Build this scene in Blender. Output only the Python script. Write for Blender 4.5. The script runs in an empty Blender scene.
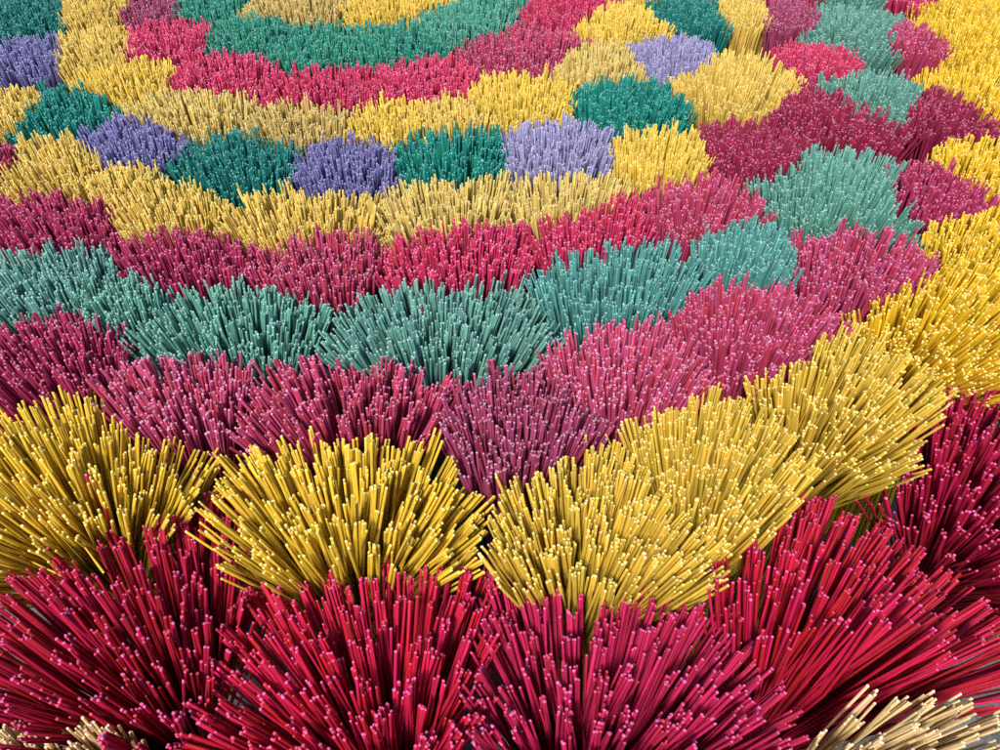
"""Rings of dyed incense bundles fanned out on a concrete yard."""
import bpy, math
import numpy as np

rng = np.random.default_rng(11)
scene = bpy.context.scene
COL = scene.collection

# ------------------------------------------------------------------ camera
CAM_Z, PITCH, HALF = 1.35, math.radians(45), 500.0
FOCAL = 755.0
cam_data = bpy.data.cameras.new("camera")
cam_data.sensor_width = 36.0
cam_data.lens = 36.0 * FOCAL / 1000.0
cam_data.clip_start = 0.02
cam_data.clip_end = 200.0
cam = bpy.data.objects.new("camera", cam_data)
cam.location = (0, 0, CAM_Z)
cam.rotation_euler = (math.pi / 2 - PITCH, 0, 0)
COL.objects.link(cam)
scene.camera = cam

# ------------------------------------------------------------------ light
SUN_EL, SUN_AZ = math.radians(53), math.radians(202)
world = bpy.data.worlds.new("World")
scene.world = world
world.use_nodes = True
nt = world.node_tree
sky = nt.nodes.new("ShaderNodeTexSky")
sky.sky_type = 'NISHITA'
sky.sun_disc = False
sky.sun_elevation = SUN_EL
sky.sun_rotation = SUN_AZ
bg = nt.nodes["Background"]
bg.inputs[1].default_value = 0.052
nt.links.new(sky.outputs[0], bg.inputs[0])
sun_d = bpy.data.lights.new("sun", 'SUN')
sun_d.energy = 1.5
sun_d.angle = math.radians(10)
sun_d.color = (1.0, 0.955, 0.88)
sun = bpy.data.objects.new("sun", sun_d)
sd = (math.cos(SUN_EL) * math.sin(SUN_AZ), math.cos(SUN_EL) * math.cos(SUN_AZ), math.sin(SUN_EL))
from mathutils import Vector
sun.rotation_euler = Vector(sd).to_track_quat('Z', 'Y').to_euler()
sun.location = (0, 0, 5)
COL.objects.link(sun)
vs = scene.view_settings
vs.view_transform = 'Standard'
vs.look = 'None'
vs.exposure = 1.88
vs.gamma = 1.0
scene.render.engine = 'CYCLES'
scene.cycles.max_bounces = 5
scene.cycles.diffuse_bounces = 3
scene.cycles.glossy_bounces = 2
scene.cycles.use_denoising = False

# ------------------------------------------------------------------ materials
def linear(rgb):
    """sRGB 0 to 255 to linear"""
    v = [c / 255 for c in rgb]
    return [c / 12.92 if c <= 0.04045 else ((c + 0.055) / 1.055) ** 2.4 for c in v]

PALETTE = {
    # dye colour, second dye tone it wanders to, cut tip colour (sRGB, 0 to 255)
    'crimson': ((172, 16, 46), (134, 12, 44), (216, 101, 150)),
    'crimson2': ((190, 20, 52), (150, 14, 50), (219, 102, 151)),
    'crimson3': ((180, 14, 46), (138, 10, 42), (217, 101, 150)),
    'crimson4': ((164, 12, 48), (126, 10, 46), (214, 100, 150)),
    'magenta': ((176, 26, 64), (142, 22, 66), (216, 103, 152)),
    'gold': ((216, 180, 52), (190, 150, 38), (232, 214, 140)),
    'gold2': ((206, 172, 60), (178, 142, 46), (232, 214, 140)),
    'gold3': ((220, 180, 36), (196, 154, 28), (232, 214, 140)),
    'rose_dark': ((168, 40, 78), (138, 42, 82), (196, 131, 154)),
    'mauve': ((180, 74, 110), (168, 50, 80), (203, 150, 174)),
    'mauve2': ((172, 64, 102), (158, 42, 72), (199, 144, 168)),
    'rose_mauve': ((172, 60, 94), (156, 44, 72), (199, 142, 164)),
    'plum': ((150, 62, 96), (136, 44, 74), (185, 140, 162)),
    'crimson5': ((148, 32, 63), (122, 28, 64), (188, 125, 145)),
    'raspberry': ((188, 44, 80), (164, 40, 80), (207, 132, 154)),
    'pink': ((196, 50, 90), (168, 44, 80), (212, 136, 159)),
    'sage': ((96, 148, 134), (76, 124, 116), (153, 186, 180)),
    'sage2': ((94, 150, 132), (74, 128, 116), (154, 188, 179)),
    'sage3': ((82, 144, 136), (66, 122, 118), (146, 185, 181)),
    'sage4': ((92, 144, 128), (74, 122, 112), (155, 188, 177)),
    'straw': ((212, 180, 84), (190, 156, 66), (214, 198, 136)),
    'straw2': ((206, 180, 98), (184, 156, 80), (211, 197, 145)),
    'lemon': ((218, 184, 74), (196, 162, 56), (219, 200, 125)),
    'tan': ((192, 166, 96), (166, 140, 74), (208, 191, 135)),
    'teal': ((18, 124, 108), (14, 106, 98), (113, 174, 167)),
    'teal2': ((22, 112, 104), (18, 96, 88), (113, 166, 163)),
    'lilac': ((108, 104, 152), (92, 88, 134), (162, 158, 190)),
    'lilac2': ((146, 140, 176), (124, 118, 158), (182, 178, 202)),
    'emerald': ((44, 132, 108), (36, 112, 96), (122, 176, 163)),
    'emerald2': ((72, 146, 124), (56, 124, 108), (137, 183, 171)),
    'natural': ((214, 186, 134), (192, 160, 108), (230, 216, 180)),
}

def stick_material(key, name):
    a, b, tipc = (linear(c) for c in PALETTE[key])
    out = []
    for part in ('dye', 'tip'):
        m = bpy.data.materials.new(f"{name}_{part}")
        m.use_nodes = True
        n, l = m.node_tree.nodes, m.node_tree.links
        p = n["Principled BSDF"]
        at = n.new("ShaderNodeAttribute")
        at.attribute_name = "shade"
        tc = n.new("ShaderNodeTexCoord")
        mp = n.new("ShaderNodeMapping")
        mp.inputs['Scale'].default_value = (520, 520, 16)
        l.new(tc.outputs['Object'], mp.inputs[0])
        nz = n.new("ShaderNodeTexNoise")
        nz.inputs['Scale'].default_value = 1.0
        nz.inputs['Detail'].default_value = 3.0
        l.new(mp.outputs[0], nz.inputs['Vector'])
        mix = n.new("ShaderNodeMix")
        mix.data_type = 'RGBA'
        ca, cb = (a, b) if part == 'dye' else (tipc, [0.15 * t + 0.85 * s for t, s in zip(tipc, a)])
        mix.inputs[6].default_value = (*ca, 1)
        mix.inputs[7].default_value = (*cb, 1)
        ad = n.new("ShaderNodeMath")
        ad.operation = 'MULTIPLY_ADD'
        l.new(nz.outputs[0], ad.inputs[0])
        ad.inputs[1].default_value = 1.5
        sb = n.new("ShaderNodeMath")
        sb.operation = 'SUBTRACT'
        l.new(at.outputs['Fac'], sb.inputs[0])
        sb.inputs[1].default_value = 0.80
        l.new(sb.outputs[0], ad.inputs[2])
        ad.use_clamp = True
        l.new(ad.outputs[0], mix.inputs[0])
        if part == 'tip':
            ad.inputs[1].default_value = 0.5
            sb.inputs[1].default_value = 0.25
        hsv = n.new("ShaderNodeHueSaturation")
        l.new(mix.outputs[2], hsv.inputs['Color'])
        at2 = n.new("ShaderNodeAttribute")
        at2.attribute_name = "tone"
        mr = n.new("ShaderNodeMapRange")
        mr.inputs[3].default_value = 0.62
        mr.inputs[4].default_value = 1.25
        l.new(at2.outputs['Fac'], mr.inputs[0])
        l.new(mr.outputs[0], hsv.inputs['Value'])
        mh = n.new("ShaderNodeMapRange")
        mh.inputs[3].default_value = 0.488
        mh.inputs[4].default_value = 0.512
        l.new(at.outputs['Fac'], mh.inputs[0])
        l.new(mh.outputs[0], hsv.inputs['Hue'])
        l.new(hsv.outputs[0], p.inputs['Base Color'])
        p.inputs['Roughness'].default_value = 0.68 if part == 'dye' else 0.85
        p.inputs['Specular IOR Level'].default_value = 0.28
        bp = n.new("ShaderNodeBump")
        bp.inputs['Strength'].default_value = 0.35
        bp.inputs['Distance'].default_value = 0.0008
        l.new(nz.outputs[0], bp.inputs['Height'])
        l.new(bp.outputs[0], p.inputs['Normal'])
        out.append(m)
    return out

MATS = {k: stick_material(k, f"{k}_stick") for k in PALETTE}

# ------------------------------------------------------------------ the bundles
# x, y of the tips' middle, radius of the tips along the ring, how far the tied waist sits from it, height of the tips, dye,
# label, group, radius across the ring, direction of the ring there (radians)
BUNDLES = [
    (-0.4516, 0.4005, 0.1951, 0.0261, -0.0245, 0.56, 'crimson', 'deep crimson splayed incense bundle, first from the left end of the crimson front row', 'crimson incense bundles in the front row', 0.1951, 0.0),
    (-0.1681, 0.3682, 0.1822, 0.0222, -0.051, 0.56, 'crimson2', 'bright crimson splayed incense bundle, second from the left end of the crimson front row', 'crimson incense bundles in the front row', 0.1822, 0.0),
    (0.1176, 0.3311, 0.1733, -0.0095, -0.0361, 0.56, 'magenta', 'magenta red splayed incense bundle, third from the left end of the crimson front row', 'crimson incense bundles in the front row', 0.1733, 0.0),
    (0.4478, 0.4423, 0.2031, -0.0975, -0.0663, 0.56, 'crimson3', 'crimson widely splayed incense bundle, fourth from the left end of the crimson front row', 'crimson incense bundles in the front row', 0.2031, 0.0),
    (0.6264, 0.5891, 0.1614, 0.0487, 0.0352, 0.56, 'crimson4', 'dark crimson incense bundle, fifth from the left end of the crimson front row', 'crimson incense bundles in the front row', 0.1614, 0.0),
    (-0.544, 0.5761, 0.1801, -0.0257, 0.0057, 0.6, 'gold', 'golden yellow splayed incense bundle, first from the left end of the front yellow ring', 'golden incense bundles of the front yellow ring', 0.1621, 0.0),
    (-0.1917, 0.5458, 0.1796, -0.0115, -0.0187, 0.6, 'gold', 'golden yellow widely splayed incense bundle, second from the left end of the front yellow ring', 'golden incense bundles of the front yellow ring', 0.1616, 0.0),
    (0.1197, 0.5028, 0.1338, -0.0068, -0.0052, 0.6, 'gold2', 'mustard yellow incense bundle, third from the left end of the front yellow ring', 'golden incense bundles of the front yellow ring', 0.1204, 0.0),
    (0.2865, 0.5918, 0.1257, 0, 0, 0.6, 'gold2', 'mustard yellow incense bundle, fourth from the left end of the front yellow ring', 'golden incense bundles of the front yellow ring', 0.1131, 0.0),
    (0.4913, 0.6872, 0.1427, -0.014, 0.0368, 0.6, 'gold2', 'golden yellow splayed incense bundle, fifth from the left end of the front yellow ring', 'golden incense bundles of the front yellow ring', 0.1427, 0.0),
    (0.6724, 0.8632, 0.1209, 0.0349, 0.0815, 0.6, 'gold3', 'bright yellow incense bundle, sixth from the left end of the front yellow ring', 'golden incense bundles of the front yellow ring', 0.1209, 0.0),
    (0.8445, 1.0533, 0.1013, 0, 0, 0.6, 'gold3', 'bright yellow incense bundle, seventh from the left end of the front yellow ring', 'golden incense bundles of the front yellow ring', 0.1013, 0.0),
    (0.9761, 1.3016, 0.0999, 0, 0, 0.6, 'gold3', 'bright yellow incense bundle, eighth from the left end of the front yellow ring', 'golden incense bundles of the front yellow ring', 0.0999, 0.0),
    (1.105, 1.6192, 0.1287, 0, 0, 0.6, 'gold3', 'bright yellow incense bundle, ninth from the left end of the front yellow ring', 'golden incense bundles of the front yellow ring', 0.1287, 0.0),
    (1.2053, 1.9593, 0.1269, 0, 0, 0.6, 'gold3', 'bright yellow incense bundle, tenth from the left end of the front yellow ring', 'golden incense bundles of the front yellow ring', 0.1269, 0.0),
    (1.2772, 2.2147, 0.1111, 0, 0, 0.6, 'gold3', 'bright yellow incense bundle, eleventh from the left end of the front yellow ring', 'golden incense bundles of the front yellow ring', 0.1111, 0.0),
    (-0.6593, 0.7971, 0.1232, 0, 0, 0.6, 'rose_dark', 'dark rose incense bundle, first from the left end of the outer mauve ring', 'mauve incense bundles of the outer mauve ring', 0.088, -0.141),
    (-0.4565, 0.7094, 0.1175, 0, 0, 0.6, 'mauve', 'light mauve incense bundle, second from the left end of the outer mauve ring', 'mauve incense bundles of the outer mauve ring', 0.088, -0.008),
    (-0.214, 0.7057, 0.1663, 0, 0, 0.6, 'rose_mauve', 'rose mauve splayed incense bundle, third from the left end of the outer mauve ring', 'mauve incense bundles of the outer mauve ring', 0.0986, 0.142),
    (0.0211, 0.6586, 0.1161, 0, 0, 0.6, 'plum', 'plum coloured incense bundle, fourth from the left end of the outer mauve ring', 'mauve incense bundles of the outer mauve ring', 0.088, 0.275),
    (0.1879, 0.7701, 0.1082, 0, 0, 0.6, 'mauve', 'light mauve incense bundle, fifth from the left end of the outer mauve ring', 'mauve incense bundles of the outer mauve ring', 0.088, 0.389),
    (0.3836, 0.8564, 0.1143, 0, 0, 0.6, 'mauve2', 'mauve pink incense bundle, sixth from the left end of the outer mauve ring', 'mauve incense bundles of the outer mauve ring', 0.1143, 0.0),
    (0.6024, 0.9977, 0.1113, 0, 0, 0.6, 'mauve2', 'mauve pink incense bundle, seventh from the left end of the outer mauve ring', 'mauve incense bundles of the outer mauve ring', 0.1113, 0.0),
    (0.7969, 1.2196, 0.0885, 0, 0, 0.6, 'rose_dark', 'dark rose incense bundle, eighth from the left end of the outer mauve ring', 'mauve incense bundles of the outer mauve ring', 0.0885, 0.0),
    (0.9593, 1.5518, 0.0992, 0, 0, 0.6, 'crimson5', 'deep raspberry incense bundle, ninth from the left end of the outer mauve ring', 'mauve incense bundles of the outer mauve ring', 0.0992, 0.0),
    (1.053, 1.9593, 0.0913, 0, 0, 0.6, 'rose_mauve', 'rose pink incense bundle, tenth from the left end of the outer mauve ring', 'mauve incense bundles of the outer mauve ring', 0.0913, 0.0),
    (1.1989, 2.262, 0.0846, 0, 0, 0.6, 'raspberry', 'raspberry red incense bundle, eleventh from the left end of the outer mauve ring', 'mauve incense bundles of the outer mauve ring', 0.0846, 0.0),
    (-0.7167, 0.9505, 0.137, 0, 0, 0.6, 'sage', 'grey green incense bundle, first from the left end of the sage green ring', 'sage green incense bundles', 0.088, -0.198),
    (-0.5893, 0.9057, 0.0651, 0, 0, 0.6, 'sage2', 'sage green small incense bundle, second from the left end of the sage green ring', 'sage green incense bundles', 0.0651, -0.103),
    (-0.4182, 0.8564, 0.1535, 0, 0, 0.6, 'sage2', 'sage green incense bundle, third from the left end of the sage green ring', 'sage green incense bundles', 0.088, 0.018),
    (-0.0989, 0.8496, 0.1978, 0, 0, 0.6, 'sage', 'sage green widely splayed incense bundle, fourth from the left end of the sage green ring', 'sage green incense bundles', 0.0986, 0.232),
    (0.1993, 0.9659, 0.1607, 0, 0, 0.6, 'sage3', 'blue green incense bundle, fifth from the left end of the sage green ring', 'sage green incense bundles', 0.088, 0.446),
    (0.4061, 1.0419, 0.0839, 0, 0, 0.6, 'sage3', 'dark blue green small incense bundle, sixth from the left end of the sage green ring', 'sage green incense bundles', 0.0839, 0.0),
    (0.6327, 1.2368, 0.1489, 0, 0, 0.6, 'sage2', 'sage green incense bundle, seventh from the left end of the sage green ring', 'sage green incense bundles', 0.1489, 0.0),
    (0.8388, 1.6192, 0.1154, 0, 0, 0.6, 'sage4', 'pale sage green incense bundle, eighth from the left end of the sage green ring', 'sage green incense bundles', 0.1154, 0.0),
    (0.9229, 2.0257, 0.1352, 0, 0, 0.6, 'sage4', 'pale sage green incense bundle, ninth from the left end of the sage green ring', 'sage green incense bundles', 0.1352, 0.0),
    (-0.9964, 1.328, 0.0584, 0, 0, 0.6, 'crimson5', 'dark raspberry incense bundle, first from the left end of the outer rose ring', 'rose incense bundles of the outer rose ring', 0.0584, -0.512),
    (-0.7788, 1.1312, 0.1198, 0, 0, 0.6, 'rose_dark', 'dark rose incense bundle, second from the left end of the outer rose ring', 'rose incense bundles of the outer rose ring', 0.083, -0.276),
    (-0.5237, 1.0251, 0.1097, 0, 0, 0.6, 'rose_dark', 'dark rose incense bundle, third from the left end of the outer rose ring', 'rose incense bundles of the outer rose ring', 0.083, -0.062),
    (-0.3056, 1.014, 0.0958, 0, 0, 0.6, 'rose_mauve', 'muted rose incense bundle, fourth from the left end of the outer rose ring', 'rose incense bundles of the outer rose ring', 0.083, 0.107),
    (-0.0636, 1.0363, 0.1238, 0, 0, 0.6, 'raspberry', 'raspberry pink incense bundle, fifth from the left end of the outer rose ring', 'rose incense bundles of the outer rose ring', 0.083, 0.29),
    (0.1715, 1.1188, 0.1295, 0, 0, 0.6, 'raspberry', 'raspberry pink incense bundle, sixth from the left end of the outer rose ring', 'rose incense bundles of the outer rose ring', 0.083, 0.477),
    (0.3595, 1.1695, 0.1151, 0, 0, 0.6, 'rose_mauve', 'mauve rose incense bundle, seventh from the left end of the outer rose ring', 'rose incense bundles of the outer rose ring', 0.083, 0.614),
    (0.5124, 1.3788, 0.0997, 0, 0, 0.6, 'crimson5', 'deep raspberry incense bundle, eighth from the left end of the outer rose ring', 'rose incense bundles of the outer rose ring', 0.0997, 0.0),
    (0.7222, 1.5518, 0.1164, 0, 0, 0.6, 'crimson5', 'deep raspberry incense bundle, ninth from the left end of the outer rose ring', 'rose incense bundles of the outer rose ring', 0.1164, 0.0),
    (0.7607, 1.8122, 0.0768, 0, 0, 0.6, 'raspberry', 'bright pink incense bundle, tenth from the left end of the outer rose ring', 'rose incense bundles of the outer rose ring', 0.0768, 0.0),
    (0.7808, 2.0955, 0.0906, 0, 0, 0.6, 'plum', 'plum rose incense bundle, eleventh from the left end of the outer rose ring', 'rose incense bundles of the outer rose ring', 0.0906, 0.0),
    (-1.0693, 1.5518, 0.0819, 0, 0, 0.6, 'straw', 'straw yellow incense bundle, first from the left end of the middle yellow ring', 'yellow incense bundles of the middle yellow ring', 0.0819, -0.689),
    (-0.8602, 1.328, 0.1129, 0, 0, 0.6, 'straw', 'straw yellow incense bundle, second from the left end of the middle yellow ring', 'yellow incense bundles of the middle yellow ring', 0.088, -0.4),
    (-0.7296, 1.2474, 0.0748, 0, 0, 0.6, 'straw', 'straw yellow small incense bundle, third from the left end of the middle yellow ring', 'yellow incense bundles of the middle yellow ring', 0.0748, -0.262),
    (-0.6025, 1.176, 0.1118, 0, 0, 0.6, 'straw', 'straw yellow incense bundle, fourth from the left end of the middle yellow ring', 'yellow incense bundles of the middle yellow ring', 0.088, -0.138),
    (-0.3547, 1.1438, 0.1561, 0, 0, 0.6, 'straw', 'straw yellow incense bundle, fifth from the left end of the middle yellow ring', 'yellow incense bundles of the middle yellow ring', 0.088, 0.077),
    (-0.0907, 1.1859, 0.136, 0, 0, 0.6, 'straw2', 'pale straw yellow incense bundle, sixth from the left end of the middle yellow ring', 'yellow incense bundles of the middle yellow ring', 0.088, 0.305),
    (0.1193, 1.2093, 0.1138, 0, 0, 0.6, 'straw2', 'pale straw yellow incense bundle, seventh from the left end of the middle yellow ring', 'yellow incense bundles of the middle yellow ring', 0.088, 0.473),
    (0.3166, 1.3629, 0.0989, 0, 0, 0.6, 'lemon', 'bright lemon yellow incense bundle, eighth from the left end of the middle yellow ring', 'yellow incense bundles of the middle yellow ring', 0.088, 0.676),
    (0.5488, 1.712, 0.1337, 0, 0, 0.6, 'straw', 'straw yellow incense bundle, ninth from the left end of the middle yellow ring', 'yellow incense bundles of the middle yellow ring', 0.1337, 0.0),
    (0.6595, 2.1244, 0.0808, 0, 0, 0.6, 'straw', 'straw yellow small incense bundle, tenth from the left end of the middle yellow ring', 'yellow incense bundles of the middle yellow ring', 0.0808, 0.0),
    (-1.2868, 2.1244, 0.1238, 0, 0, 0.6, 'teal2', 'deep teal incense bundle, first from the left end of the teal and lilac ring', 'teal and lilac incense bundles set alternately', 0.1238, 0.0),
    (-1.1553, 1.8415, 0.0971, 0, 0, 0.6, 'lilac', 'dusky blue lilac incense bundle, second from the left end of the teal and lilac ring', 'teal and lilac incense bundles set alternately', 0.0971, 0.0),
    (-0.9481, 1.5612, 0.0952, 0, 0, 0.6, 'teal', 'bright teal incense bundle, third from the left end of the teal and lilac ring', 'teal and lilac incense bundles set alternately', 0.0952, 0.0),
    (-0.7475, 1.4071, 0.1051, 0, 0, 0.6, 'lilac', 'dusky blue lilac incense bundle, fourth from the left end of the teal and lilac ring', 'teal and lilac incense bundles set alternately', 0.1051, 0.0),
    (-0.5108, 1.3318, 0.117, 0, 0, 0.6, 'teal2', 'deep teal incense bundle, fifth from the left end of the teal and lilac ring', 'teal and lilac incense bundles set alternately', 0.117, 0.0),
    (-0.3011, 1.3242, 0.0971, 0, 0, 0.6, 'lilac', 'blue lilac incense bundle, sixth from the left end of the teal and lilac ring', 'teal and lilac incense bundles set alternately', 0.0971, 0.0),
    (-0.0952, 1.3668, 0.115, 0, 0, 0.6, 'teal', 'bright teal incense bundle, seventh from the left end of the teal and lilac ring', 'teal and lilac incense bundles set alternately', 0.115, 0.0),
    (0.1136, 1.3788, 0.1077, 0, 0, 0.6, 'lilac2', 'pale lilac incense bundle, eighth from the left end of the teal and lilac ring', 'teal and lilac incense bundles set alternately', 0.1077, 0.0),
    (0.2795, 1.5996, 0.1056, 0, 0, 0.6, 'teal', 'bright teal round incense bundle, ninth from the left end of the teal and lilac ring', 'teal and lilac incense bundles set alternately', 0.1056, 0.0),
    (0.4214, 1.8356, 0.0969, 0, 0, 0.6, 'lilac2', 'pale lilac incense bundle, tenth from the left end of the teal and lilac ring', 'teal and lilac incense bundles set alternately', 0.0969, 0.0),
    (0.5115, 2.1244, 0.1023, 0, 0, 0.6, 'teal2', 'deep teal incense bundle, eleventh from the left end of the teal and lilac ring', 'teal and lilac incense bundles set alternately', 0.1023, 0.0),
    (-1.1074, 2.1839, 0.1099, 0, 0, 0.6, 'straw', 'straw yellow incense bundle, first from the left end of the inner yellow ring', 'yellow incense bundles of the inner yellow ring', 0.1099, 0.0),
    (-1.0111, 1.896, 0.0991, 0, 0, 0.6, 'straw', 'straw yellow incense bundle, second from the left end of the inner yellow ring', 'yellow incense bundles of the inner yellow ring', 0.0991, 0.0),
    (-0.8609, 1.7013, 0.0964, 0, 0, 0.6, 'lemon', 'lemon yellow incense bundle, third from the left end of the inner yellow ring', 'yellow incense bundles of the inner yellow ring', 0.0964, 0.0),
    (-0.671, 1.5612, 0.1126, 0, 0, 0.6, 'straw2', 'pale straw yellow incense bundle, fourth from the left end of the inner yellow ring', 'yellow incense bundles of the inner yellow ring', 0.1126, 0.0),
    (-0.4234, 1.5105, 0.1101, 0, 0, 0.6, 'tan', 'dull tan yellow incense bundle, fifth from the left end of the inner yellow ring', 'yellow incense bundles of the inner yellow ring', 0.1101, 0.0),
    (-0.2273, 1.497, 0.0842, 0, 0, 0.6, 'lemon', 'lemon yellow incense bundle, sixth from the left end of the inner yellow ring', 'yellow incense bundles of the inner yellow ring', 0.0842, 0.0),
    (-0.1108, 1.5241, 0.0767, 0, 0, 0.6, 'straw', 'straw yellow incense bundle, seventh from the left end of the inner yellow ring', 'yellow incense bundles of the inner yellow ring', 0.0767, 0.0),
    (0.0444, 1.6192, 0.1109, 0, 0, 0.6, 'lemon', 'lemon yellow incense bundle, eighth from the left end of the inner yellow ring', 'yellow incense bundles of the inner yellow ring', 0.1109, 0.0),
    (0.2341, 1.8007, 0.1003, 0, 0, 0.6, 'straw2', 'pale straw yellow incense bundle, ninth from the left end of the inner yellow ring', 'yellow incense bundles of the inner yellow ring', 0.1003, 0.0),
    (0.3219, 2.0672, 0.1108, 0, 0, 0.6, 'lemon', 'bright lemon yellow incense bundle, tenth from the left end of the inner yellow ring', 'yellow incense bundles of the inner yellow ring', 0.1108, 0.0),
    (-0.948, 2.1839, 0.0934, 0, 0, 0.6, 'plum', 'plum coloured incense bundle, first from the left end of the inner rose ring', 'rose incense bundles of the inner rose ring', 0.0934, 0.0),
    (-0.846, 1.9464, 0.101, 0, 0, 0.6, 'pink', 'hot pink incense bundle, second from the left end of the inner rose ring', 'rose incense bundles of the inner rose ring', 0.101, 0.0),
    (-0.6466, 1.7336, 0.1023, 0, 0, 0.6, 'pink', 'hot pink incense bundle, third from the left end of the inner rose ring', 'rose incense bundles of the inner rose ring', 0.1023, 0.0),
    (-0.4, 1.6494, 0.1169, 0, 0, 0.6, 'raspberry', 'raspberry red incense bundle, fourth from the left end of the inner rose ring', 'rose incense bundles of the inner rose ring', 0.1169, 0.0),
    (-0.1722, 1.7013, 0.101, 0, 0, 0.6, 'pink', 'hot pink incense bundle, fifth from the left end of the inner rose ring', 'rose incense bundles of the inner rose ring', 0.101, 0.0),
    (0.062, 1.896, 0.1289, 0, 0, 0.6, 'rose_mauve', 'dusky rose incense bundle, sixth from the left end of the inner rose ring', 'rose incense bundles of the inner rose ring', 0.1289, 0.0),
    (0.1859, 2.1688, 0.1093, 0, 0, 0.6, 'raspberry', 'raspberry red incense bundle, seventh from the left end of the inner rose ring', 'rose incense bundles of the inner rose ring', 0.1093, 0.0),
    (-0.8191, 2.2147, 0.1, 0, 0, 0.6, 'emerald', 'emerald green incense bundle, first from the left end of the emerald ring', 'emerald green incense bundles of the innermost green ring', 0.1, 0.0),
    (-0.6405, 1.9855, 0.1025, 0, 0, 0.6, 'emerald', 'emerald green incense bundle, second from the left end of the emerald ring', 'emerald green incense bundles of the innermost green ring', 0.1025, 0.0),
    (-0.4531, 1.9085, 0.1096, 0, 0, 0.6, 'emerald', 'emerald green incense bundle, third from the left end of the emerald ring', 'emerald green incense bundles of the innermost green ring', 0.1096, 0.0),
    (-0.2664, 1.9336, 0.1056, 0, 0, 0.6, 'emerald', 'emerald green incense bundle, fourth from the left end of the emerald ring', 'emerald green incense bundles of the innermost green ring', 0.1056, 0.0),
    (-0.1055, 2.0672, 0.1161, 0, 0, 0.6, 'emerald2', 'light emerald green incense bundle, fifth from the left end of the emerald ring', 'emerald green incense bundles of the innermost green ring', 0.1161, 0.0),
    (0.0227, 2.2781, 0.0964, 0, 0, 0.6, 'emerald2', 'light emerald green incense bundle, sixth from the left end of the emerald ring', 'emerald green incense bundles of the innermost green ring', 0.0964, 0.0),
    (-0.558, 2.1992, 0.1271, 0, 0, 0.6, 'tan', 'dull yellow incense bundle, left of the two at the centre of the rings', 'yellow incense bundles at the centre of the rings', 0.1271, 0.0),
    (-0.2999, 2.2147, 0.1277, 0, 0, 0.6, 'lemon', 'bright lemon yellow incense bundle, right of the two at the centre of the rings', 'yellow incense bundles at the centre of the rings', 0.1277, 0.0),
    (-1.4162, 2.4673, 0.1386, 0, 0, 0.6, 'lilac', 'farthest dusky lilac incense bundle barely showing behind the first deep teal one', 'incense bundles farthest from the front row', 0.1386, 0.0),
    (-1.2262, 2.5231, 0.1288, 0, 0, 0.6, 'straw', 'farthest straw yellow incense bundle barely showing behind the left straw yellow one', 'incense bundles farthest from the front row', 0.1288, 0.0),
    (-1.0427, 2.4492, 0.1079, 0, 0, 0.6, 'pink', 'farthest hot pink incense bundle barely showing behind the plum coloured one', 'incense bundles farthest from the front row', 0.1079, 0.0),
    (-0.8991, 2.5043, 0.1158, 0, 0, 0.6, 'emerald', 'farthest emerald green incense bundle barely showing behind the emerald one', 'incense bundles farthest from the front row', 0.1158, 0.0),
    (-0.6167, 2.5422, 0.1418, 0, 0, 0.6, 'lemon', 'farthest lemon yellow incense bundle barely showing behind the dull yellow centre one', 'incense bundles farthest from the front row', 0.1418, 0.0),
    (-0.3225, 2.5614, 0.1427, 0, 0, 0.6, 'tan', 'farthest dull yellow incense bundle barely showing behind the bright yellow centre one', 'incense bundles farthest from the front row', 0.1427, 0.0),
    (0.0156, 2.5809, 0.1185, 0, 0, 0.6, 'emerald2', 'farthest light emerald incense bundle barely showing behind the light emerald one', 'incense bundles farthest from the front row', 0.1185, 0.0),
    (0.2121, 2.4857, 0.1212, 0, 0, 0.6, 'pink', 'farthest hot pink incense bundle barely showing behind the raspberry red one', 'incense bundles farthest from the front row', 0.1212, 0.0),
    (0.375, 2.3785, 0.1172, 0, 0, 0.6, 'straw', 'farthest straw yellow incense bundle barely showing behind the bright lemon yellow one', 'incense bundles farthest from the front row', 0.1172, 0.0),
    (0.572, 2.4312, 0.1132, 0, 0, 0.6, 'lilac2', 'farthest pale lilac incense bundle barely showing behind the deep teal one', 'incense bundles farthest from the front row', 0.1132, 0.0),
    (0.7431, 2.4492, 0.1019, 0, 0, 0.6, 'straw', 'farthest straw yellow incense bundle barely showing behind the small straw yellow one', 'incense bundles farthest from the front row', 0.1019, 0.0),
    (0.8651, 2.4134, 0.1007, 0, 0, 0.6, 'raspberry', 'farthest raspberry red incense bundle barely showing behind the plum rose one', 'incense bundles farthest from the front row', 0.1007, 0.0),
    (1.0577, 2.4312, 0.1549, 0, 0, 0.6, 'sage2', 'farthest sage green incense bundle barely showing behind the pale sage green one', 'incense bundles farthest from the front row', 0.1549, 0.0),
    (1.3258, 2.5422, 0.1048, 0, 0, 0.6, 'plum', 'farthest plum rose incense bundle barely showing behind the raspberry red corner one', 'incense bundles farthest from the front row', 0.1048, 0.0),
    (1.4646, 2.5422, 0.1418, 0, 0, 0.6, 'gold3', 'farthest bright yellow incense bundle barely showing behind the bright yellow corner one', 'incense bundles farthest from the front row', 0.1418, 0.0),
    (-0.5197, 0.2779, 0.0507, 0, 0, 0.5, 'natural', 'short bundle of undyed cream sticks half hidden under the crimson bundle', 'undyed incense bundles outside the crimson row', 0.0507, 0.0),
    (-0.434, 0.2858, 0.0532, 0, 0, 0.5, 'natural', 'undyed cream sticks standing upright under the splayed deep crimson bundle', 'undyed incense bundles outside the crimson row', 0.0532, 0.0),
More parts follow.
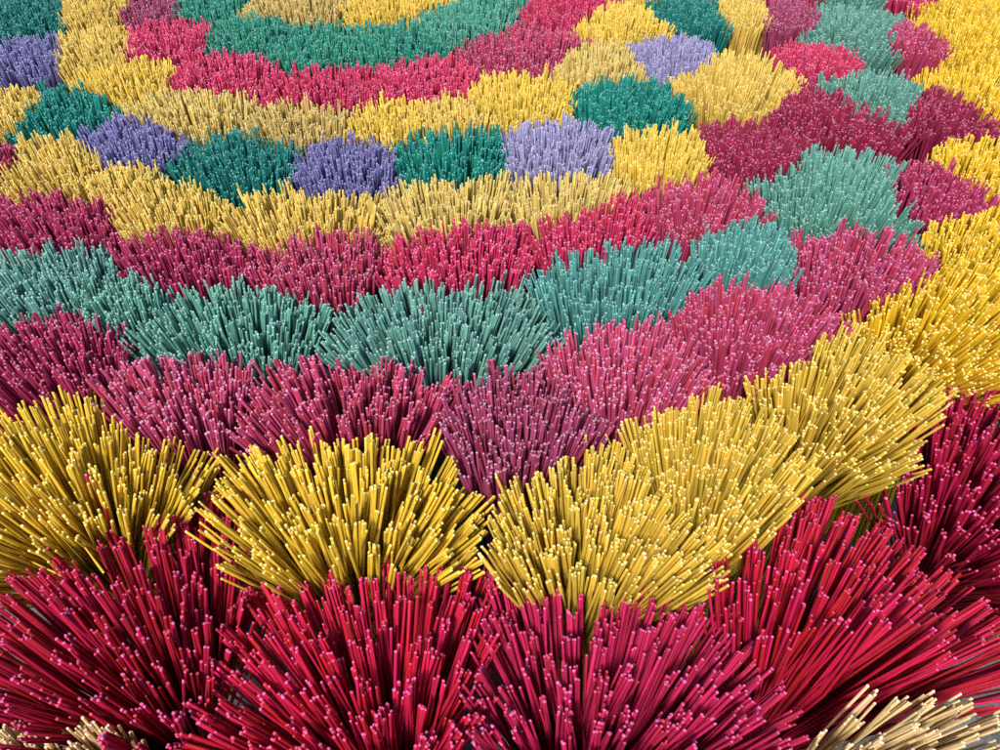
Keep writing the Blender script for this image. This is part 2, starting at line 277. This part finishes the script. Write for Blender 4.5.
    (0.459, 0.2713, 0.1031, -0.08, 0.03, 0.52, 'natural', 'undyed cream bundle leaning outward under the widely splayed crimson bundle', 'undyed incense bundles outside the crimson row', 0.1031, 0.0),
]
NB = len(BUNDLES)
cx = np.array([b[0] for b in BUNDLES])
cy = np.array([b[1] for b in BUNDLES])
RR = np.array([b[2] for b in BUNDLES])
FRONT = np.array([b[5] < 0.6 for b in BUNDLES])
RIM = np.array([b[6] in ('gold', 'gold2', 'gold3') for b in BUNDLES])
R2 = np.array([b[9] for b in BUNDLES])
TC = np.cos(np.array([b[10] for b in BUNDLES]))
TS = np.sin(np.array([b[10] for b in BUNDLES]))
W = 0.0039            # thickness of a stick

def stick_width(i):
    """the inner rings and the undyed bundles are of finer sticks"""
    return W * (0.86 if BUNDLES[i][6] == 'natural' else 1.0 - 0.12 * float(np.clip((cy[i] - 0.6) / 0.5, 0, 1)))

def sticks_of(i):
    """tips of bundle i: a jittered hexagonal fill of the ground it wins from its neighbours"""
    front = BUNDLES[i][5] < 0.6
    size = math.sqrt(RR[i] * R2[i])
    rel = size / 0.12
    n_full = 1150 if front else 1150 if RIM[i] else int(np.clip(1130 * rel ** 1.3, 800, 1500))
    if BUNDLES[i][6] == 'natural':
        n_full = 420
    s = math.sqrt(math.pi / (n_full * 0.866))
    k = int(1.45 / s) + 2
    gx, gy = np.meshgrid(np.arange(-k, k + 1), np.arange(-k, k + 1))
    gx = gx + 0.5 * (gy % 2)
    u = (gx * s).ravel() + rng.normal(0, 0.33 * s, gx.size)
    v = (gy * s * 0.866).ravel() + rng.normal(0, 0.33 * s, gx.size)
    ox = u * RR[i] * TC[i] - v * R2[i] * TS[i]
    oy = u * RR[i] * TS[i] + v * R2[i] * TC[i]
    dx = cx[i] + ox[:, None] - cx[None]
    dy = cy[i] + oy[:, None] - cy[None]
    d = np.hypot((dx * TC + dy * TS) / RR, (dy * TC - dx * TS) / R2)
    y_ = cy[i]
    own = d[:, i] + rng.normal(0, 0.10 if front else 0.05 if RIM[i] else 0.08, ox.shape)
    d[:, i] = 9
    if front:
        d *= 1.22          # the splayed front row overlaps its neighbours
    elif RIM[i]:
        d[:, FRONT] *= 1.22
        own *= 0.98
    keep = (own < d.min(axis=1)) & (own < (1.2 if front else 1.12 if RIM[i] and y_ < 0.75 else 1.4))
    if BUNDLES[i][6] == 'crimson3':      # nothing of it falls on the yard side
        keep &= oy > BUNDLES[i][4] - 0.012
    return ox[keep], oy[keep], s * size

def build_sticks():
    allv = []
    for i, b in enumerate(BUNDLES):
        x, y, R, lx, ly, zt, key, lab, grp, Rb, ang = b
        R = math.sqrt(R * Rb)
        w = stick_width(i)
        ox, oy, s = sticks_of(i)
        n = len(ox)
        # clumps: neighbours that stuck together share their lean and their length
        nc = max(4, n // 4)
        pick = rng.choice(n, nc, replace=False)
        d2 = (ox[:, None] - ox[pick][None]) ** 2 + (oy[:, None] - oy[pick][None]) ** 2
        c = d2.argmin(axis=1)
        pull = np.clip(1 - w * 0.95 / s * rng.uniform(0.9, 1.7, nc), 0.05, 0.75)[c]
        ox = ox + (ox[pick][c] - ox) * pull
        oy = oy + (oy[pick][c] - oy) * pull
        sway = rng.normal(0, 0.006 + 0.02 * max(0, R - 0.1), (2, nc))[:, c]
        tx = ox + sway[0] + rng.normal(0, 0.0015, n)
        ty = oy + sway[1] + rng.normal(0, 0.0015, n)
        far = float(np.clip((y - 0.9) / 1.2, 0, 1))
        clen = rng.normal(0, 0.0085 - 0.003 * far, nc)[c] + rng.normal(0, 0.0050 - 0.001 * far, n)
        clen -= (rng.random(n) < 0.05) * rng.uniform(0.01, 0.05, n)      # a few broken short
        ratio = min(0.5, math.sqrt(n * w * w * 0.62 / math.pi) / R) * (0.7 if y < 0.95 else 0.95)
        zw = zt - (0.31 if zt < 0.6 else 0.28 if y < 0.95 else 0.31)
        L = zt + 0.01 - zw
        wx, wy = ox * ratio + lx, oy * ratio + ly
        h2 = (tx - wx) ** 2 + (ty - wy) ** 2
        Lfull = L * (1 + 0.10 * np.clip(math.hypot(lx, ly) / 0.2, 0, 1))
        tz = zw + np.sqrt(np.maximum(Lfull ** 2 - h2, (0.25 * L) ** 2)) + clen
        foot = 1.15
        foot = max(foot * ratio, 0.62 if y < 0.95 else 0.5)     # tied at the waist, so the feet splay too
        fx, fy = ox * foot + lx, oy * foot + ly
        P = np.zeros((n, 4, 3))
        P[:, 0] = np.stack([fx, fy, np.full(n, 0.002)], 1)
        P[:, 1] = np.stack([wx, wy, np.full(n, zw)], 1)
        P[:, 3] = np.stack([tx, ty, tz], 1)
        bend = rng.normal(0, 0.003, (n, 3)) + rng.normal(0, 0.004, (nc, 3))[c]
        P[:, 2] = 0.45 * P[:, 1] + 0.55 * P[:, 3] + bend * [1, 1, 0]
        P[:, 2, 2] += 0.06 * np.sqrt(h2)        # the splayed ones sag towards their tips
        allv.append(P)
    return allv

STICKS = build_sticks()
S = 5
FACES_SIDE = [(r * S + k, r * S + (k + 1) % S, (r + 1) * S + (k + 1) % S, (r + 1) * S + k) for r in range(4) for k in range(S)]

def ring_mesh(P, width=W):
    """(n,4,3) sticks -> vertices (n,25,3): five rings, the last two making the cut tip"""
    n = len(P)
    axis = P[:, 3] - P[:, 2]
    ln = np.linalg.norm(axis, axis=1, keepdims=True)
    ax = axis / ln
    u = np.cross(ax, np.array([0.31, 0.95, 0.05]))
    u /= np.linalg.norm(u, axis=1, keepdims=True)
    v = np.cross(ax, u)
    w = (width / 2) * rng.uniform(0.72, 1.2, n)
    flat = rng.uniform(0.75, 1.0, n)
    ph = rng.uniform(0, 2 * math.pi, n)
    lift = rng.uniform(0.5, 1.0, n)
    cen = np.stack([P[:, 0], P[:, 1], P[:, 2], P[:, 3] - ax * 0.0012 * lift[:, None], P[:, 3]], 1)
    out = np.zeros((n, 5, S, 3))
    tilt = rng.normal(0, 0.25, (n, S))
    for k in range(S):
        a = ph + 2 * math.pi * k / S
        dirv = u * (np.cos(a) * w)[:, None] + v * (np.sin(a) * w * flat)[:, None]
        for r, sc in enumerate((0.7, 0.7, 1, 1, 0.78)):
            out[:, r, k] = cen[:, r] + dirv * sc
        out[:, 4, k] += ax * (tilt[:, k] * w)[:, None]
    return out.reshape(n, 25, 3)

def make_mesh(name, V, shade, tone, mats):
    n = len(V)
    me = bpy.data.meshes.new(name)
    me.vertices.add(n * 25)
    me.vertices.foreach_set("co", V.astype(np.float32).ravel())
    quads = np.array(FACES_SIDE)
    base = np.arange(n)[:, None] * 25
    loops = np.concatenate([(quads.ravel()[None] + base), (np.array([20, 21, 22, 23, 24])[None] + base)], 1).ravel()
    nf = n * 21
    start1 = np.concatenate([np.arange(20) * 4, [80]])
    starts = (np.arange(n)[:, None] * 85 + start1[None]).ravel()
    me.loops.add(n * 85)
    me.loops.foreach_set("vertex_index", loops.astype(np.int32))
    me.polygons.add(nf)
    me.polygons.foreach_set("loop_start", starts.astype(np.int32))
    mi = np.tile(np.array([0] * 15 + [1] * 6), n).astype(np.int32)
    for m in mats:
        me.materials.append(m)
    me.polygons.foreach_set("material_index", mi)
    for nm, val in (("shade", shade), ("tone", tone)):
        at = me.attributes.new(nm, 'FLOAT', 'FACE')
        at.data.foreach_set("value", np.repeat(val, 21).astype(np.float32))
    me.update(calc_edges=True)
    return me

# which sticks show largest: project them all and let the nearest win each pixel
def exposure():
    res = 1.0
    ids, dep, pix = [], [], []
    off = 0
    a = math.pi / 2 - PITCH
    ca, sa = math.cos(a), math.sin(a)
    for i, P in enumerate(STICKS):
        n = len(P)
        t = np.linspace(0, 1, 46)[None, :, None]
        pts = P[:, None, 1] * (1 - t) + P[:, None, 3] * t + np.array([cx[i], cy[i], 0])
        x, y, z = pts[..., 0], pts[..., 1], pts[..., 2] - CAM_Z
        yc = y * ca + z * sa
        d = y * sa - z * ca
        px = 500 + FOCAL * x / d
        py = 375 - FOCAL * yc / d
        hw = FOCAL * W / d / 2
        for k in (-1, -0.5, 0, 0.5, 1):
            qx = np.round(px + k * hw).astype(int)
            qy = np.round(py).astype(int)
            ok = (qx >= 0) & (qx < 1000) & (qy >= 0) & (qy < 750)
            idm = np.broadcast_to((off + np.arange(n))[:, None], qx.shape)
            ids.append(idm[ok]); dep.append(d[ok]); pix.append((qy * 1000 + qx)[ok])
        off += n
    ids, dep, pix = map(np.concatenate, (ids, dep, pix))
    o = np.argsort(-dep, kind='stable')
    buf = np.full(750000, -1)
    buf[pix[o]] = ids[o]
    return np.bincount(buf[buf >= 0], minlength=off)

STRAYS = [
    # picked stick: bundle, tip offset wanted, dye, label
    (5, 0.035, -0.02, 'crimson2', "single red stick stuck among the splayed golden sticks, above the leftmost crimson bundle"),
    (5, 0.075, -0.055, 'crimson2', "red stick poking up in the left golden bundle near its crimson neighbour"),
    (6, -0.06, 0.095, 'raspberry', "pink stick stuck in the far rim of the widely splayed golden bundle"),
    (6, 0.03, 0.12, 'rose_mauve', "rose stick standing in the far middle of the widely splayed golden bundle"),
    (30, -0.02, 0.03, 'plum', "dark plum stick standing alone among the widely splayed sage green sticks"),
    (33, 0.05, -0.06, 'raspberry', "raspberry stick caught in the large right sage green bundle"),
]
LOOSE = []
for bi, dx, dy, key, lab in STRAYS:
    P = STICKS[bi]
    j = int(((P[:, 3, 0] - dx) ** 2 + (P[:, 3, 1] - dy) ** 2).argmin())
    LOOSE.append((P[j] + np.array([cx[bi], cy[bi], 0]), key, lab))
    STICKS[bi] = np.delete(P, j, axis=0)
EXPO = exposure()
off = 0
visible_total = 0
for i, b in enumerate(BUNDLES):
    x, y, R, lx, ly, zt, key, lab, grp, Rb, ang = b
    P = STICKS[i]
    if EXPO[off:off + len(P)].sum() < 25:
        off += len(P)
        continue
    n = len(P)
    e = EXPO[off:off + n]
    off += n
    root = bpy.data.objects.new("incense_bundle", None)
    root.empty_display_size = 0.05
    root.location = (x, y, 0)
    root["label"] = lab
    root["category"] = "incense bundle"
    root["group"] = grp
    COL.objects.link(root)
    V = ring_mesh(P, stick_width(i))
    shade = rng.uniform(0, 1, n)
    tone = rng.beta(2.2, 2.2, n) + (rng.random(n) < 0.04) * 0.25
    order = np.argsort(-e, kind='stable')
    single = order[:100][e[order[:100]] > 0]
    rest = np.setdiff1d(np.arange(n), single)
    if len(rest):
        me = make_mesh("packed_sticks", V[rest], shade[rest], tone[rest], MATS[key])
        o = bpy.data.objects.new("packed_sticks", me)
        o["kind"] = "stuff"
        o.parent = root
        COL.objects.link(o)
    for j in single:
        me = make_mesh("incense_stick", V[j:j + 1], shade[j:j + 1], tone[j:j + 1], MATS[key])
        o = bpy.data.objects.new("incense_stick", me)
        o.parent = root
        COL.objects.link(o)
    print("BUNDLE", i, key, n, int(e.sum()), len(single))

# sticks that strayed into a bundle of another colour, and two that lie across the crimson one
def lying(a, b):
    a, b = np.array(a, float), np.array(b, float)
    return np.stack([a, a * 0.7 + b * 0.3, a * 0.35 + b * 0.65 + [0, 0, 0.002], b])

LOOSE += [
    (lying((-0.5838, 0.4937, 0.545), (-0.496, 0.4591, 0.53)), 'gold', 'long yellow stick fallen across the top of the leftmost crimson bundle'),
    (lying((-0.5019, 0.4982, 0.56), (-0.4731, 0.4705, 0.545)), 'gold', 'short yellow stick lying on crimson tips at the rim of the left golden bundle'),
]
for P, key, lab in LOOSE:
    base = P[0].copy()
    V = ring_mesh((P - base)[None])
    me = make_mesh("loose_stick", V, rng.uniform(0, 1, 1), np.array([0.6]), MATS[key])
    o = bpy.data.objects.new("loose_stick", me)
    o.location = base
    o["label"] = lab
    o["category"] = "incense stick"
    o["group"] = "loose sticks among the bundles"
    COL.objects.link(o)

# ------------------------------------------------------------------ ground
me = bpy.data.meshes.new("ground")
me.from_pydata([(-30, -30, 0), (30, -30, 0), (30, 30, 0), (-30, 30, 0)], [], [(0, 1, 2, 3)])
g = bpy.data.objects.new("ground", me)
g["kind"] = "structure"
g["label"] = "grey speckled concrete yard under the incense bundles"
COL.objects.link(g)
m = bpy.data.materials.new("concrete")
m.use_nodes = True
n, l = m.node_tree.nodes, m.node_tree.links
p = n["Principled BSDF"]
tc = n.new("ShaderNodeTexCoord")
n1 = n.new("ShaderNodeTexNoise"); n1.inputs['Scale'].default_value = 260; n1.inputs['Detail'].default_value = 6
n2 = n.new("ShaderNodeTexNoise"); n2.inputs['Scale'].default_value = 9; n2.inputs['Detail'].default_value = 4
l.new(tc.outputs['Object'], n1.inputs['Vector']); l.new(tc.outputs['Object'], n2.inputs['Vector'])
mx = n.new("ShaderNodeMath"); mx.operation = 'MULTIPLY_ADD'
l.new(n1.outputs[0], mx.inputs[0]); mx.inputs[1].default_value = 0.75; l.new(n2.outputs[0], mx.inputs[2])
cr = n.new("ShaderNodeValToRGB")
cr.color_ramp.elements[0].position = 0.62; cr.color_ramp.elements[0].color = (0.02, 0.021, 0.024, 1)
cr.color_ramp.elements[1].position = 1.1; cr.color_ramp.elements[1].color = (0.13, 0.133, 0.14, 1)
l.new(mx.outputs[0], cr.inputs[0]); l.new(cr.outputs[0], p.inputs['Base Color'])
p.inputs['Roughness'].default_value = 0.85
bp = n.new("ShaderNodeBump"); bp.inputs['Strength'].default_value = 0.5; bp.inputs['Distance'].default_value = 0.003
l.new(n1.outputs[0], bp.inputs['Height']); l.new(bp.outputs[0], p.inputs['Normal'])
me.materials.append(m)
